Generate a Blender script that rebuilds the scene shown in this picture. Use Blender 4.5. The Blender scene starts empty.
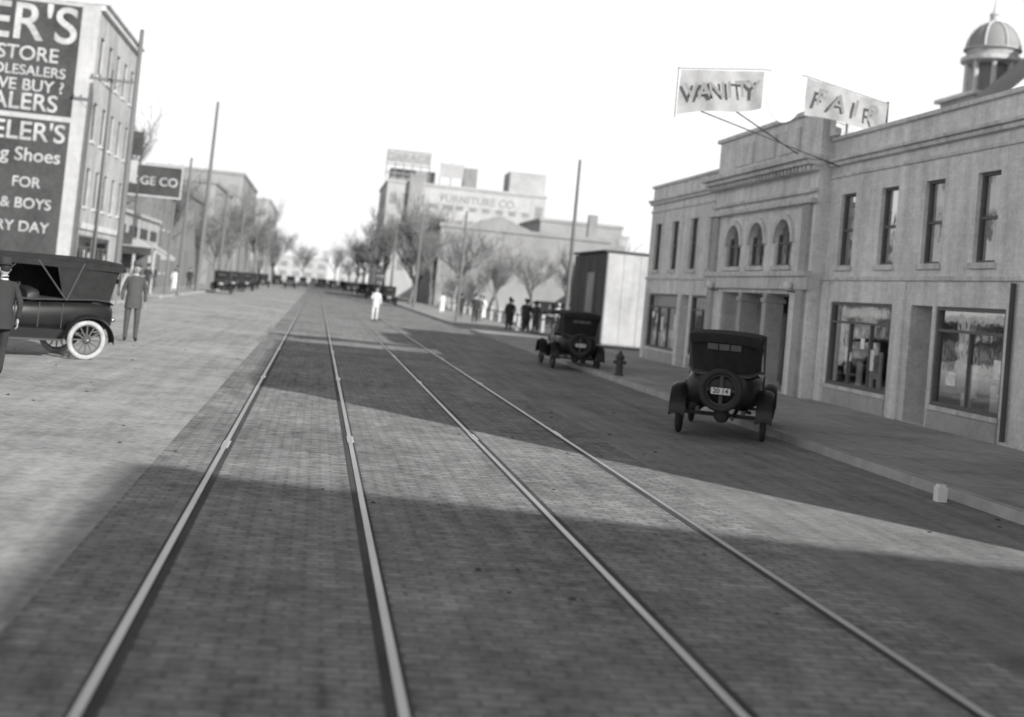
import bpy, bmesh, math, random
from mathutils import Vector, Matrix
random.seed(7)
scene = bpy.context.scene
V = Vector

# ------------------------------------------------------------------ materials
MATS = {}
def nodes_of(m):
    m.use_nodes = True
    nt = m.node_tree
    nt.nodes.clear()
    out = nt.nodes.new('ShaderNodeOutputMaterial')
    b = nt.nodes.new('ShaderNodeBsdfPrincipled')
    nt.links.new(b.outputs[0], out.inputs[0])
    return nt, b, out
def mth(nt, op, a, b=None, clamp=False):
    n = nt.nodes.new('ShaderNodeMath'); n.operation = op; n.use_clamp = clamp
    for i, v in enumerate((a, b)):
        if v is None: continue
        if isinstance(v, (int, float)): n.inputs[i].default_value = v
        else: nt.links.new(v, n.inputs[i])
    return n.outputs[0]
def noise(nt, scale, mscale=(1, 1, 1), detail=3, rough=.6):
    tc = nt.nodes.new('ShaderNodeTexCoord'); mp = nt.nodes.new('ShaderNodeMapping')
    mp.inputs['Scale'].default_value = mscale
    nt.links.new(tc.outputs['Object'], mp.inputs[0])
    n = nt.nodes.new('ShaderNodeTexNoise'); n.inputs['Scale'].default_value = scale
    n.inputs['Detail'].default_value = detail; n.inputs['Roughness'].default_value = rough
    nt.links.new(mp.outputs[0], n.inputs['Vector'])
    return mth(nt, 'SUBTRACT', n.outputs[0], .5)
def mat(name, col, rough=.85, metal=0, amps=((3, .35),), bump=0.0, bscale=20, stretch=(1, 1, 1), brick=None, spec=.3):
    if name in MATS: return MATS[name]
    m = bpy.data.materials.new(name); nt, b, out = nodes_of(m)
    tot = None
    for q in amps:
        sc, am = q[:2]
        v = mth(nt, 'MULTIPLY', noise(nt, sc, q[2] if len(q) > 2 else stretch), am*2)
        tot = v if tot is None else mth(nt, 'ADD', tot, v)
    f = mth(nt, 'ADD', tot, 1.0)
    val = mth(nt, 'MULTIPLY', f, col)
    h = None
    if brick:
        bw, bh, ms, dark, axes = brick[:5]; c2 = brick[5] if len(brick) > 5 else .78
        tc = nt.nodes.new('ShaderNodeTexCoord'); sp = nt.nodes.new('ShaderNodeSeparateXYZ'); cb = nt.nodes.new('ShaderNodeCombineXYZ')
        nt.links.new(tc.outputs['Object'], sp.inputs[0])
        if axes == 'wall':
            s = mth(nt, 'ADD', sp.outputs[0], sp.outputs[1])
            nt.links.new(s, cb.inputs[0]); nt.links.new(sp.outputs[2], cb.inputs[1])
        else:
            nt.links.new(sp.outputs[0], cb.inputs[0]); nt.links.new(sp.outputs[1], cb.inputs[1])
        br = nt.nodes.new('ShaderNodeTexBrick')
        br.inputs['Scale'].default_value = 1; br.inputs['Brick Width'].default_value = bw
        br.inputs['Row Height'].default_value = bh; br.inputs['Mortar Size'].default_value = ms
        br.inputs['Color1'].default_value = (1, 1, 1, 1); br.inputs['Color2'].default_value = (c2, c2, c2, 1)
        br.inputs['Mortar'].default_value = (dark, dark, dark, 1)
        nt.links.new(cb.outputs[0], br.inputs['Vector'])
        bb = nt.nodes.new('ShaderNodeRGBToBW'); nt.links.new(br.outputs[0], bb.inputs[0])
        val = mth(nt, 'MULTIPLY', val, bb.outputs[0]); h = bb.outputs[0]
    val = mth(nt, 'MAXIMUM', val, .004)
    cc = nt.nodes.new('ShaderNodeCombineColor')
    for i in range(3): nt.links.new(val, cc.inputs[i])
    nt.links.new(cc.outputs[0], b.inputs['Base Color'])
    b.inputs['Roughness'].default_value = rough; b.inputs['Metallic'].default_value = metal
    b.inputs['Specular IOR Level'].default_value = spec
    if bump:
        bn = nt.nodes.new('ShaderNodeBump'); bn.inputs['Strength'].default_value = bump; bn.inputs['Distance'].default_value = .02
        hh = noise(nt, bscale)
        if h is not None: hh = mth(nt, 'ADD', hh, h)
        nt.links.new(hh, bn.inputs['Height']); nt.links.new(bn.outputs[0], b.inputs['Normal'])
    MATS[name] = m
    return m
def glassmat(name, fac, tint=.8, k=1.4):
    m = bpy.data.materials.new(name); nt, b, out = nodes_of(m); nt.nodes.remove(b)
    tr = nt.nodes.new('ShaderNodeBsdfTransparent'); tr.inputs[0].default_value = (tint, tint, tint, 1)
    gl = nt.nodes.new('ShaderNodeBsdfGlossy'); gl.inputs['Roughness'].default_value = .04
    bn = nt.nodes.new('ShaderNodeBump'); bn.inputs['Strength'].default_value = .12; bn.inputs['Distance'].default_value = .02
    nt.links.new(noise(nt, 1.3), bn.inputs['Height']); nt.links.new(bn.outputs[0], gl.inputs['Normal'])
    fr = nt.nodes.new('ShaderNodeFresnel'); fr.inputs[0].default_value = 1.5
    f = mth(nt, 'ADD', mth(nt, 'MULTIPLY', fr.outputs[0], k), fac, True)
    mx = nt.nodes.new('ShaderNodeMixShader')
    nt.links.new(f, mx.inputs[0]); nt.links.new(tr.outputs[0], mx.inputs[1]); nt.links.new(gl.outputs[0], mx.inputs[2])
    nt.links.new(mx.outputs[0], out.inputs[0]); MATS[name] = m
    return m

ST = (2.5, .12, 1); ST2 = (9, .35, 1)
M_asph = mat('asphalt', .38, .9, amps=((.22, .5), (1.6, .45), (9, .5), (1.5, .35, ST)), bump=.4, bscale=30)
M_asphR = mat('asphalt_lane', .25, .9, amps=((.25, .5), (1.6, .4), (9, .5), (1.6, .5, ST)), bump=.4, bscale=30)
M_sett = mat('sett_paving', .33, .85, amps=((.35, .7), (2.4, .45), (7, .6), (2.2, .35, ST), (1.5, .35, (5, .8, 1))), bump=.5, bscale=24, brick=(.22, .105, .016, .62, 'floor', .74))
M_groove = mat('rail_groove', .085, .95, amps=((3, .8),), stretch=(1, .3, 1))
M_steel = mat('rail_steel', .52, .42, .9, amps=((1.5, .5),), stretch=(1, .25, 1))
M_walk = mat('sidewalk', .42, .9, amps=((.4, .5), (5, .4)), bump=.2, brick=(1.5, 1.5, .02, .6, 'floor', .82))
M_kerb = mat('kerb_stone', .42, .9, amps=((2, .5),), bump=.3)
M_dirt = mat('dirt', .3, .95, amps=((.08, .4), (.8, .3), (8, .3)), bump=.3)
M_grass = mat('grass', .2, .95, amps=((.1, .5), (2, .5), (8, .5)), bump=.5)
M_wall = mat('buff_brick', .72, .9, amps=((.35, .3), (2.5, .25), (1.2, .4, (2, 2, .15)), (12, .25)), bump=.15, bscale=30, brick=(.24, .08, .006, .9, 'wall', .9))
M_stone = mat('limestone', .62, .85, amps=((.7, .4), (8, .3), (2, .4, (2, 2, .3))), bump=.15)
M_stone2 = mat('limestone_dark', .42, .85, amps=((.7, .4), (8, .3)), bump=.15)
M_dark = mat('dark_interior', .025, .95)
M_frame = mat('window_frame', .14, .6, amps=((5, .3),))
M_wframe = mat('white_frame', .4, .6, amps=((5, .15),))
M_glass = glassmat('window_glass', .02, .85, .6)
M_shade = mat('blind_cloth', .32, .9)
M_roof = mat('tar_roof', .1, .95)
M_paint = mat('car_black', .018, .38, spec=.35, amps=((3, .5),))
M_canvas = mat('canvas_top', .028, .9, amps=((6, .5),), bump=.3, bscale=60)
M_tire = mat('tire_rubber', .045, .8)
M_tireW = mat('tire_white', .45, .8, amps=((6, .5),))
M_wood = mat('spoke_wood', .14, .6)
M_nick = mat('nickel', .55, .3, .9)
M_leather = mat('leather', .03, .5)
M_plate = mat('plate_white', .75, .7)
M_pole = mat('pole_wood', .18, .95, amps=((2, .3), (12, .2)), stretch=(3, 3, .3))
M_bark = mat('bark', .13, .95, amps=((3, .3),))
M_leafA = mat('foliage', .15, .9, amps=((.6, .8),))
M_leafB = mat('foliage_hazed', .25, .9, amps=((.4, .8),))  # paler copy of foliage, distance haze put into the colour
M_barkF = mat('bark_hazed', .21, .95)  # bark lightened to stand in for haze
M_white = mat('white_paint', .8, .7, amps=((2, .1),))
M_whiteO = mat('white_weathered', .47, .8, amps=((.5, .25), (3, .2), (2, .2, (2, 2, .2))))
M_post = mat('poster_paper', .85, .8, amps=((1.5, .4), (9, .6)))
M_signD = mat('sign_dark', .07, .8, amps=((.5, .8), (5, .5)))
M_letter = mat('letter_white', .46, .8, amps=((.8, .7), (6, .4)))
M_lgrey = mat('light_render', .42, .9, amps=((.25, .4), (2, .3), (1, .4, (2, 2, .12))))
M_far1 = mat('far_brick_hazed', .42, .9, amps=((.1, .3), (.6, .25)))  # grey lightened with distance, haze painted into the base colour
M_far2 = mat('far_roofing_hazed', .31, .9, amps=((.1, .3), (.6, .25)))  # haze painted in here too, as a paler grey
M_farwin = mat('far_window_hazed', .26, .6, amps=((.5, .5),))  # window tone raised to imitate haze in front of it
M_drk2 = mat('rear_glass', .13, .3)
M_brickL = mat('red_brick', .26, .9, amps=((.4, .4), (4, .3)), brick=(.24, .08, .008, .85, 'wall'))
M_skin = mat('skin', .4, .6)
M_hair = mat('hair', .03, .8)
M_suitD = mat('suit_dark', .045, .9)
M_suitG = mat('suit_grey', .09, .9)
M_cloW = mat('cloth_white', .7, .9, amps=((6, .1),))
M_banner = mat('banner_cloth', .42, .9, amps=((1.8, .3), (8, .15)))
M_bantxt = mat('banner_letter', .28, .9)
M_iron = mat('cast_iron', .08, .6)

# ------------------------------------------------------------------ builders
class B:
    def __init__(s): s.v = []; s.f = []
    def add(s, vs, fs):
        o = len(s.v); s.v += [tuple(p) for p in vs]; s.f += [tuple(i+o for i in f) for f in fs]
    def poly(s, pts): s.add(pts, [tuple(range(len(pts)))])
    def box(s, x0, x1, y0, y1, z0, z1, M=None):
        p = [V((x, y, z)) for z in (z0, z1) for y in (y0, y1) for x in (x0, x1)]
        if M: p = [M @ q for q in p]
        s.add(p, [(0, 2, 3, 1), (4, 5, 7, 6), (0, 1, 5, 4), (2, 6, 7, 3), (0, 4, 6, 2), (1, 3, 7, 5)])
    def loft(s, rings, cap=True):
        n = len(rings[0]); fs = []
        for i in range(len(rings)-1):
            for j in range(n):
                k = (j+1) % n
                fs.append((i*n+j, i*n+k, (i+1)*n+k, (i+1)*n+j))
        if cap: fs += [tuple(range(n))[::-1], tuple((len(rings)-1)*n+j for j in range(n))]
        s.add([p for r in rings for p in r], fs)
    def tube(s, pts, rad, n=8, cap=True):
        pts = [V(p) for p in pts]
        if isinstance(rad, (int, float)): rad = [rad]*len(pts)
        rings = []
        d0 = (pts[1]-pts[0]).normalized()
        ref = V((0, 0, 1)) if abs(d0.z) < .9 else V((1, 0, 0))
        for i, p in enumerate(pts):
            d = (pts[min(i+1, len(pts)-1)]-pts[max(i-1, 0)]).normalized()
            a = d.cross(ref).normalized(); b = d.cross(a)
            rings.append([p+(a*math.cos(2*math.pi*j/n)+b*math.sin(2*math.pi*j/n))*rad[i] for j in range(n)])
        s.loft(rings, cap)
    def rev(s, prof, n=20, M=None, cap=True):
        rings = [[V((r*math.cos(2*math.pi*j/n), r*math.sin(2*math.pi*j/n), z)) for j in range(n)] for r, z in prof]
        if M: rings = [[M @ p for p in r] for r in rings]
        s.loft(rings, cap)
    def torus(s, c, R, r, n=28, m=10, axis='x'):
        fs = []; vs = []
        for i in range(n):
            t = 2*math.pi*i/n
            for j in range(m):
                u = 2*math.pi*j/m; q = R+r*math.cos(u); w = r*math.sin(u)
                p = (w, q*math.cos(t), q*math.sin(t)) if axis == 'x' else (q*math.cos(t), w, q*math.sin(t))
                vs.append(V(p)+V(c))
                fs.append((i*m+j, ((i+1) % n)*m+j, ((i+1) % n)*m+(j+1) % m, i*m+(j+1) % m))
        s.add(vs, fs)
    def ell(s, c, r, n=14, m=10, M=None):
        vs = []; fs = []
        for i in range(m+1):
            t = math.pi*i/m
            for j in range(n):
                u = 2*math.pi*j/n
                p = V((c[0]+r[0]*math.sin(t)*math.cos(u), c[1]+r[1]*math.sin(t)*math.sin(u), c[2]+r[2]*math.cos(t)))
                vs.append(M @ p if M else p)
        for i in range(m):
            for j in range(n): fs.append((i*n+j, (i+1)*n+j, (i+1)*n+(j+1) % n, i*n+(j+1) % n))
        s.add(vs, fs)

def mkmesh(name, b, m, smooth=False):
    me = bpy.data.meshes.new(name); me.from_pydata(b.v, [], b.f)
    me.materials.append(m)
    if smooth:
        me.polygons.foreach_set('use_smooth', [True]*len(me.polygons))
        me.update()
        try: me.set_sharp_from_angle(angle=math.radians(40))
        except Exception: pass
    me.update()
    return me
class Obj:
    def __init__(s, name, loc=(0, 0, 0), rz=0, sc=1.0):
        s.e = bpy.data.objects.new(name, None); scene.collection.objects.link(s.e)
        s.e.empty_display_size = .2
        s.e.location = loc; s.e.rotation_euler = (0, 0, rz); s.e.scale = (sc,)*3; s.parts = {}; s.kids = []
    def p(s, part, m, smooth=False, bev=0):
        if part not in s.parts: s.parts[part] = (B(), m, smooth, bev)
        return s.parts[part][0]
    def child(s, o): o.parent = s.e; s.kids.append(o)
    def text(s, txt, loc, size, m, rot=(math.pi/2, 0, 0), align='CENTER', ext=.006, sx=1.0, name='lettering'):
        c = bpy.data.curves.new(name, 'FONT'); c.body = txt; c.size = size; c.align_x = align; c.align_y = 'CENTER'; c.extrude = ext
        c.offset = size*.012; c.materials.append(m)
        o = bpy.data.objects.new(name, c); o.location = loc; o.rotation_euler = rot; o.scale = (sx, 1, 1)
        scene.collection.objects.link(o); s.child(o); return o
    def done(s):
        for k, (b, m, sm, bev) in s.parts.items():
            if not b.v: continue
            o = bpy.data.objects.new(k, mkmesh(k, b, m, sm)); scene.collection.objects.link(o); s.child(o)
            if bev:
                md = o.modifiers.new('Bevel', 'BEVEL'); md.width = bev; md.segments = 2; md.limit_method = 'ANGLE'
        return s
    def copy(s, loc, rz=0, name=None, sc=1.0):
        e = bpy.data.objects.new(name or s.e.name.split('.')[0], None); scene.collection.objects.link(e)
        e.location = loc; e.rotation_euler = (0, 0, rz); e.scale = (sc,)*3
        for k in s.kids:
            c = bpy.data.objects.new(k.name.split('.')[0], k.data); c.location = k.location; c.rotation_euler = k.rotation_euler
            scene.collection.objects.link(c); c.parent = e
            for md in k.modifiers:
                m2 = c.modifiers.new(md.name, md.type)
                if md.type == 'BEVEL': m2.width = md.width; m2.segments = 2; m2.limit_method = 'ANGLE'
        return e
def single(name, b, m, smooth=False):
    o = bpy.data.objects.new(name, mkmesh(name, b, m, smooth)); scene.collection.objects.link(o); return o

# ------------------------------------------------------------------ ground
b = B(); b.poly([(-3000, -1500, -.012), (3000, -1500, -.012), (3000, 4500, -.012), (-3000, 4500, -.012)])
single('ground', b, M_dirt)
b = B(); b.poly([(-8.8, -60, 0), (-1.45, -60, 0), (-1.45, 700, 0), (-8.8, 700, 0)])
b.poly([(-60, -8, -.004), (-8.8, -8, -.004), (-8.8, 3, -.004), (-60, 3, -.004)])
single('road_left_lane', b, M_asph)
b = B(); b.poly([(4.4, -60, 0), (8, -60, 0), (8, 700, 0), (4.4, 700, 0)])
b.poly([(8, -7.6, -.004), (60, -7.6, -.004), (60, 2.6, -.004), (8, 2.6, -.004)])
single('road_right_lane', b, M_asphR)
b = B(); b.poly([(-1.45, -60, 0.0), (4.4, -60, 0.0), (4.4, 700, 0.0), (-1.45, 700, 0.0)])
single('tramway_paving', b, M_sett)
RX = [-.85, .6, 2.33, 3.76]
tr = Obj('tram_track'); bs = tr.p('rails', M_steel, bev=.006); bg = tr.p('grooves', M_groove); bj = tr.p('rail_joints', M_nick)
for i, x in enumerate(RX):
    bs.box(x-.026, x+.026, -20, 600, -.05, .014)
    sgn = 1 if i % 2 == 0 else -1
    w0, w1 = (x+.029, x+.085) if sgn > 0 else (x-.085, x-.029)
    bg.poly([(w0, -20, .004), (w1, -20, .004), (w1, 600, .004), (w0, 600, .004)])
    w0, w1 = (x-.05, x-.028) if sgn > 0 else (x+.028, x+.05)
    bg.poly([(w0, -20, .004), (w1, -20, .004), (w1, 600, .004), (w0, 600, .004)])
    for y in (14.7+i*1.3, 24.6+i, 34.3+i*.6):
        for sd in (-1, 1): bj.box(x+sd*.03-.004, x+sd*.03+.018, y-.3, y+.3, -.02, .012)
tr.done()
for nm, x0, x1, k0, k1, segs in (('sidewalk', 8.16, 12.6, 8.0, 8.16, ((3, 64), (74, 700), (-60, -8))),
                              ('sidewalk', -12, -8.96, -8.96, -8.8, ((3, 66), (75, 700), (-60, -8)))):
    bw = B(); bk = B()
    for s0, s1 in segs:
        bw.box(x0, x1, s0, s1, -.1, .13); bk.box(k0, k1, s0-.01, s1+.01, -.1, .136)
    single(nm, bw, M_walk); single('kerb', bk, M_kerb)
b = B(); b.poly([(12.6, 58, .05), (90, 58, .05), (90, 148, .05), (12.6, 148, .05)]); single('lawn', b, M_grass)
b = B(); b.poly([(-60, 3, .03), (-12, 3, .03), (-12, 61, .03), (-60, 61, .03)]); single('vacant_lot', b, M_dirt)
# scraps and droppings on the roadway
b = B(); rn = random.Random(3)
for _ in range(230):
    x = rn.uniform(-8.6, 7.9); y = rn.uniform(6, 60); r = rn.uniform(.012, .045); n = rn.randint(5, 7)
    ring0 = [(x+r*rn.uniform(.6, 1.2)*math.cos(6.283*i/n), y+r*rn.uniform(.6, 1.2)*math.sin(6.283*i/n), .002) for i in range(n)]
    top = (x, y, r*.5); b.add(ring0+[top], [(i, (i+1) % n, n) for i in range(n)])
single('road_litter', b, M_groove)

# ------------------------------------------------------------------ facades
def fb(b, P, s0, s1, d0, d1, z0, z1):
    p = [P(s, d, z) for z in (z0, z1) for d in (d0, d1) for s in (s0, s1)]
    b.add(p, [(0, 2, 3, 1), (4, 5, 7, 6), (0, 1, 5, 4), (2, 6, 7, 3), (0, 4, 6, 2), (1, 3, 7, 5)])
def facade(o, P, s0, s1, z0, z1, ops, m=M_wall, depth=.16, part='walls', fr=M_frame, gl=M_glass, far=False):
    w = o.p(part, m); g = o.p('glass', gl); f = o.p('window_frames', fr); si = o.p('sills', M_stone, bev=.01) if not far else o.p('sills', m)
    ss = sorted({s0, s1} | {q for op in ops for q in op[:2]}); zs = sorted({z0, z1} | {q for op in ops for q in op[2:4]})
    for i in range(len(ss)-1):
        for j in range(len(zs)-1):
            cs = (ss[i]+ss[i+1])/2; cz = (zs[j]+zs[j+1])/2
            if any(op[0] < cs < op[1] and op[2] < cz < op[3] for op in ops): continue
            w.poly([P(ss[i], 0, zs[j]), P(ss[i+1], 0, zs[j]), P(ss[i+1], 0, zs[j+1]), P(ss[i], 0, zs[j+1])])
    for op in ops:
        a, c, u, t = op[:4]; kind = op[4] if len(op) > 4 else 'win'
        dp = {'door': 1.0, 'shop': .12, 'porch': 1.5}.get(kind, depth)
        q = lambda s, d, z: P(s, d, z)
        w.poly([q(a, 0, u), q(a, dp, u), q(a, dp, t), q(a, 0, t)]); w.poly([q(c, 0, u), q(c, dp, u), q(c, dp, t), q(c, 0, t)])
        w.poly([q(a, 0, t), q(c, 0, t), q(c, dp, t), q(a, dp, t)]); w.poly([q(a, 0, u), q(c, 0, u), q(c, dp, u), q(a, dp, u)])
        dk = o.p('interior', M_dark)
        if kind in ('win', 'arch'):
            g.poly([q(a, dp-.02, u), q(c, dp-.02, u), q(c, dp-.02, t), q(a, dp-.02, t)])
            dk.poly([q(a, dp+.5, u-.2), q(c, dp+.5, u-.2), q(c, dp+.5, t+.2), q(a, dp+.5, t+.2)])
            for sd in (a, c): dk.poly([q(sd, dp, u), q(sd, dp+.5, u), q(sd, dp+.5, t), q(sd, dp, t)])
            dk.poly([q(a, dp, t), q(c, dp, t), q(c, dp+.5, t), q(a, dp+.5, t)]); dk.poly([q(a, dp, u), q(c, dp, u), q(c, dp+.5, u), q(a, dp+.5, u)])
            k = .055; e0, e1 = dp-.07, dp-.005
            fb(f, P, a, a+k, e0, e1, u, t); fb(f, P, c-k, c, e0, e1, u, t)
            fb(f, P, a+k, c-k, e0, e1, u, u+k); fb(f, P, a+k, c-k, e0, e1, t-k, t)
            mid = (u+t)/2; fb(f, P, a+k, c-k, e0+.01, e1, mid-.03, mid+.03)
            if kind == 'win':
                fb(si, P, a-.08, c+.08, -.07, .04, u-.12, u)
                if random.random() < .55:
                    sh = o.p('blinds', M_shade); zz = t-(t-u)*random.choice((.3, .45, .5, .25))
                    sh.poly([q(a+k, dp+.04, zz), q(c-k, dp+.04, zz), q(c-k, dp+.04, t), q(a+k, dp+.04, t)])
            if kind == 'arch':
                r = (c-a)/2; sp = t-r; cx = (a+c)/2; n = 10
                pts = [(cx-r*math.cos(math.pi*i/n/1), sp+r*math.sin(math.pi*i/n)) for i in range(n+1)]
                for i in range(n):
                    cor = (a, t) if i < n/2 else (c, t)
                    w.poly([q(cor[0], -.002, cor[1]), q(pts[i][0], -.002, pts[i][1]), q(pts[i+1][0], -.002, pts[i+1][1])])
                    w.poly([q(pts[i][0], 0, pts[i][1]), q(pts[i+1][0], 0, pts[i+1][1]), q(pts[i+1][0], dp, pts[i+1][1]), q(pts[i][0], dp, pts[i][1])])
                tm = o.p('arch_mouldings', M_stone)
                for i in range(n):
                    t0, t1 = math.pi*i/n, math.pi*(i+1)/n
                    pp = [(cx-R*math.cos(tt), sp+R*math.sin(tt)) for R, tt in ((r+.01, t0), (r+.16, t0), (r+.16, t1), (r+.01, t1))]
                    front = [q(x, -.08, z) for x, z in pp]; back = [q(x, 0, z) for x, z in pp]
                    tm.add(front+back, [(0, 1, 2, 3), (0, 1, 5, 4), (1, 2, 6, 5), (2, 3, 7, 6), (3, 0, 4, 7)])
                fb(f, P, cx-.03, cx+.03, e0+.012, e1-.004, u+k, t-k)
                fb(si, P, a-.1, c+.1, -.1, .04, u-.12, u)
        elif kind == 'shop':
            g.poly([q(a, dp-.02, u), q(c, dp-.02, u), q(c, dp-.02, t), q(a, dp-.02, t)])
            k = .08; e0, e1 = dp-.09, dp-.005
            fb(f, P, a, a+k, e0, e1, u, t); fb(f, P, c-k, c, e0, e1, u, t)
            fb(f, P, a+k, c-k, e0, e1, u, u+k); fb(f, P, a+k, c-k, e0, e1, t-k, t)
            zt = t-(t-u)*.24; fb(f, P, a+k, c-k, e0+.01, e1, zt-.03, zt+.03)
            nn = max(1, int(round((c-a)/1.2)))
            for i in range(1, nn): fb(f, P, a+(c-a)*i/nn-.02, a+(c-a)*i/nn+.02, e0+.02, e1-.006, u+k, zt-.03)
            D = 2.2
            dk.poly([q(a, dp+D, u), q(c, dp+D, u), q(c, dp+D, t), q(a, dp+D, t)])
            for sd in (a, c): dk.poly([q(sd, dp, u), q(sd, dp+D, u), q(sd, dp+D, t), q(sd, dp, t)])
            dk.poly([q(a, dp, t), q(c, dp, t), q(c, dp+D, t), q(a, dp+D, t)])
            fl = o.p('display_floor', M_wframe); fl.poly([q(a, dp, u+.02), q(c, dp, u+.02), q(c, dp+D, u+.02), q(a, dp+D, u+.02)])
            ds = o.p('display_goods', M_white)
            s = a+.3
            while s < c-.5:
                ww = random.uniform(.15, .35); hh = random.uniform(.25, .9); dd = dp+random.uniform(.06, .25)
                z_ = u+.03+random.choice((0, 0, .25)); fb(ds, P, s, s+ww, dd, dd+.04, z_, z_+hh); s += ww+random.uniform(.1, .3)
            po = o.p('window_posters', M_post); s = a+.15
            while s < c-.35:
                ww = random.uniform(.15, .42); hh = random.uniform(.15, .5); z_ = random.uniform(u+.2, zt-hh-.08)
                if random.random() < .7: po.poly([q(s, dp-.024, z_), q(s+ww, dp-.024, z_), q(s+ww, dp-.024, z_+hh), q(s, dp-.024, z_+hh)])
                s += ww+random.uniform(.1, .5)
            fb(si, P, a-.02, c+.02, -.05, .05, u-.1, u)
        elif kind in ('door', 'porch'):
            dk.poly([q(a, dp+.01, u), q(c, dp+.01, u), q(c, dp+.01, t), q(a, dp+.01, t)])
            nn = 1 if kind == 'door' else 3
            for i in range(nn):
                x0 = a+(c-a)*i/nn; x1 = a+(c-a)*(i+1)/nn; cx = (x0+x1)/2
                for e in ((x0+.12, x0+.22), (x1-.22, x1-.12)): fb(f, P, e[0], e[1], dp-.06, dp, u, t-.5)
                fb(f, P, x0+.22, x1-.22, dp-.06, dp, u, u+.3); fb(f, P, x0+.22, x1-.22, dp-.06, dp, t-.6, t-.5)
                g.poly([q(x0+.22, dp-.03, u+.3), q(x1-.22, dp-.03, u+.3), q(x1-.22, dp-.03, t-.6), q(x0+.22, dp-.03, t-.6)])

# ---- two-storey commercial block on the right
FX = 12.6
o = Obj('commercial_building')
P = lambda s, d, z: V((FX+d, s, z))
win = lambda c, w=.84, z0=3.5, z1=5.28: (c-w/2, c+w/2, z0, z1, 'win')
ops = [win(y) for y in (22.45, 24.6, 26.7, 28.95)] + [(21.5, 24.15, .6, 2.62, 'shop'), (24.3, 25.25, .14, 2.62, 'door'), (26.15, 29.5, .6, 2.62, 'shop')]
facade(o, P, 19.4, 30.1, 0, 6.68, ops)
ops = [win(y) for y in (39.4, 41.6, 43.9, 46.2)] + [(38.9, 41.2, .6, 2.62, 'shop'), (41.5, 42.5, .14, 2.62, 'door'), (42.9, 46.7, .6, 2.62, 'shop')]
facade(o, P, 38.3, 47.3, 0, 6.68, ops)
PB = lambda s, d, z: V((FX-.35+d, s, z))
ops = [(y-.62, y+.62, 3.5, 4.75, 'arch') for y in (32.15, 34.2, 36.2)] + [(31.4, 36.9, .14, 2.75, 'porch')]
facade(o, PB, 30.1, 38.3, 0, 7.45, ops)
w = o.p('walls', M_wall)
for y in (30.1, 38.3): w.poly([(FX-.35, y, 0), (FX+.3, y, 0), (FX+.3, y, 7.45), (FX-.35, y, 7.45)])
w.poly([(FX, 47.3, 0), (30, 47.3, 0), (30, 47.3, 6.68), (FX, 47.3, 6.68)])
w.poly([(30, 19.4, 0), (30, 47.3, 0), (30, 47.3, 6.68), (30, 19.4, 6.68)])
w.box(FX-.05+.352, FX+.6, 30.1, 38.3, 6.3, 7.445)
rf = o.p('roof', M_roof); rf.poly([(FX+.3, 19.4, 6.3), (30, 19.4, 6.3), (30, 47.3, 6.3), (FX+.3, 47.3, 6.3)])
w.box(FX+.28, FX+.3, 19.4, 30.1, 6.28, 6.68); w.box(FX+.28, FX+.3, 38.3, 47.28, 6.28, 6.68)
tr = o.p('cornices', M_stone, bev=.015)
for s0, s1 in ((19.4, 30.08), (38.32, 47.36)):
    fb(tr, P, s0, s1, -.09, .34, 6.68, 6.78)     # coping
    fb(tr, P, s0, s1, -.2, 0.01, 6.12, 6.2); fb(tr, P, s0, s1, -.12, 0.01, 6.02, 6.12); fb(tr, P, s0, s1, -.05, 0.01, 5.72, 5.8)
    fb(tr, P, s0, s1, -.06, 0.01, 3.14, 3.24); 
for s0, s1, dz in ((30.0, 38.4, 0),):
    fb(tr, PB, s0, s1, -.1, .62, 7.45, 7.57)
    fb(tr, PB, s0-.1, s1+.1, -.5, 0.01, 6.16, 6.3); fb(tr, PB, s0-.05, s1+.05, -.38, 0.01, 6.04, 6.16); fb(tr, PB, s0, s1, -.2, 0.01, 5.9, 6.04)
    fb(tr, PB, s0, s1, -.12, 0.01, 5.36, 5.46); fb(tr, PB, s0, s1, -.2, 0.01, 5.08, 5.2)
    fb(tr, PB, s0, s1, -.22, 0.01, 3.2, 3.34); fb(tr, PB, s0, s1, -.14, 0.01, 2.86, 3.2)
    s = s0+.1
    while s < s1-.1: fb(tr, PB, s, s+.1, -.3, -.2, 5.9, 6.03); s += .26
pl = o.p('pilasters', M_stone2, bev=.01)
for y in (30.3, 37.7): fb(pl, PB, y, y+.45, -.12, 0.01, .1, 2.86); fb(pl, PB, y, y+.45, -.1, 0.01, 3.35, 5.08)
for y in (31.2, 33.05, 35.1, 36.95):
    if 31.3 < y < 36.9: 
        fb(pl, PB, y, y+.3, -.02, .5, .1, 2.75)
        fb(pl, PB, y-.05, y+.35, -.06, .55, 2.5, 2.62); fb(pl, PB, y-.05, y+.35, -.06, .55, .1, .35)
for y in (19.7, 25.5, 29.62, 38.4, 46.75):
    fb(o.p('piers', M_wall), P, y, y+.4, -.06, .01, .1, 3.12)
o.p('downpipe', M_iron).tube([(FX-.07, 21.2, .2), (FX-.07, 21.2, 3.1)], .05)
w.box(FX-.2, FX+.3, 29.62, 29.98, 6.79, 7.65); tr.box(FX-.25, FX+.35, 29.57, 30.02, 7.65, 7.74)
w.box(FX-.1, FX+.5, 38.42, 38.9, 6.79, 7.4)
for y in (30.9, 37.4):
    o.p('lantern_glass', M_white, True).ell((FX-.62, y, 2.95), (.11, .11, .13)); o.p('lantern_arm', M_iron).tube([(FX-.3, y, 2.8), (FX-.62, y, 2.8)], .02)
fr = o.p('frieze_panels', M_stone, bev=.01)
for s in (31.5, 33.3, 35.1): fb(fr, PB, s, s+1.6, -.05, .01, 6.55, 7.2)
sl = o.p('stall_risers', M_stone2, bev=.01)
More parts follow.
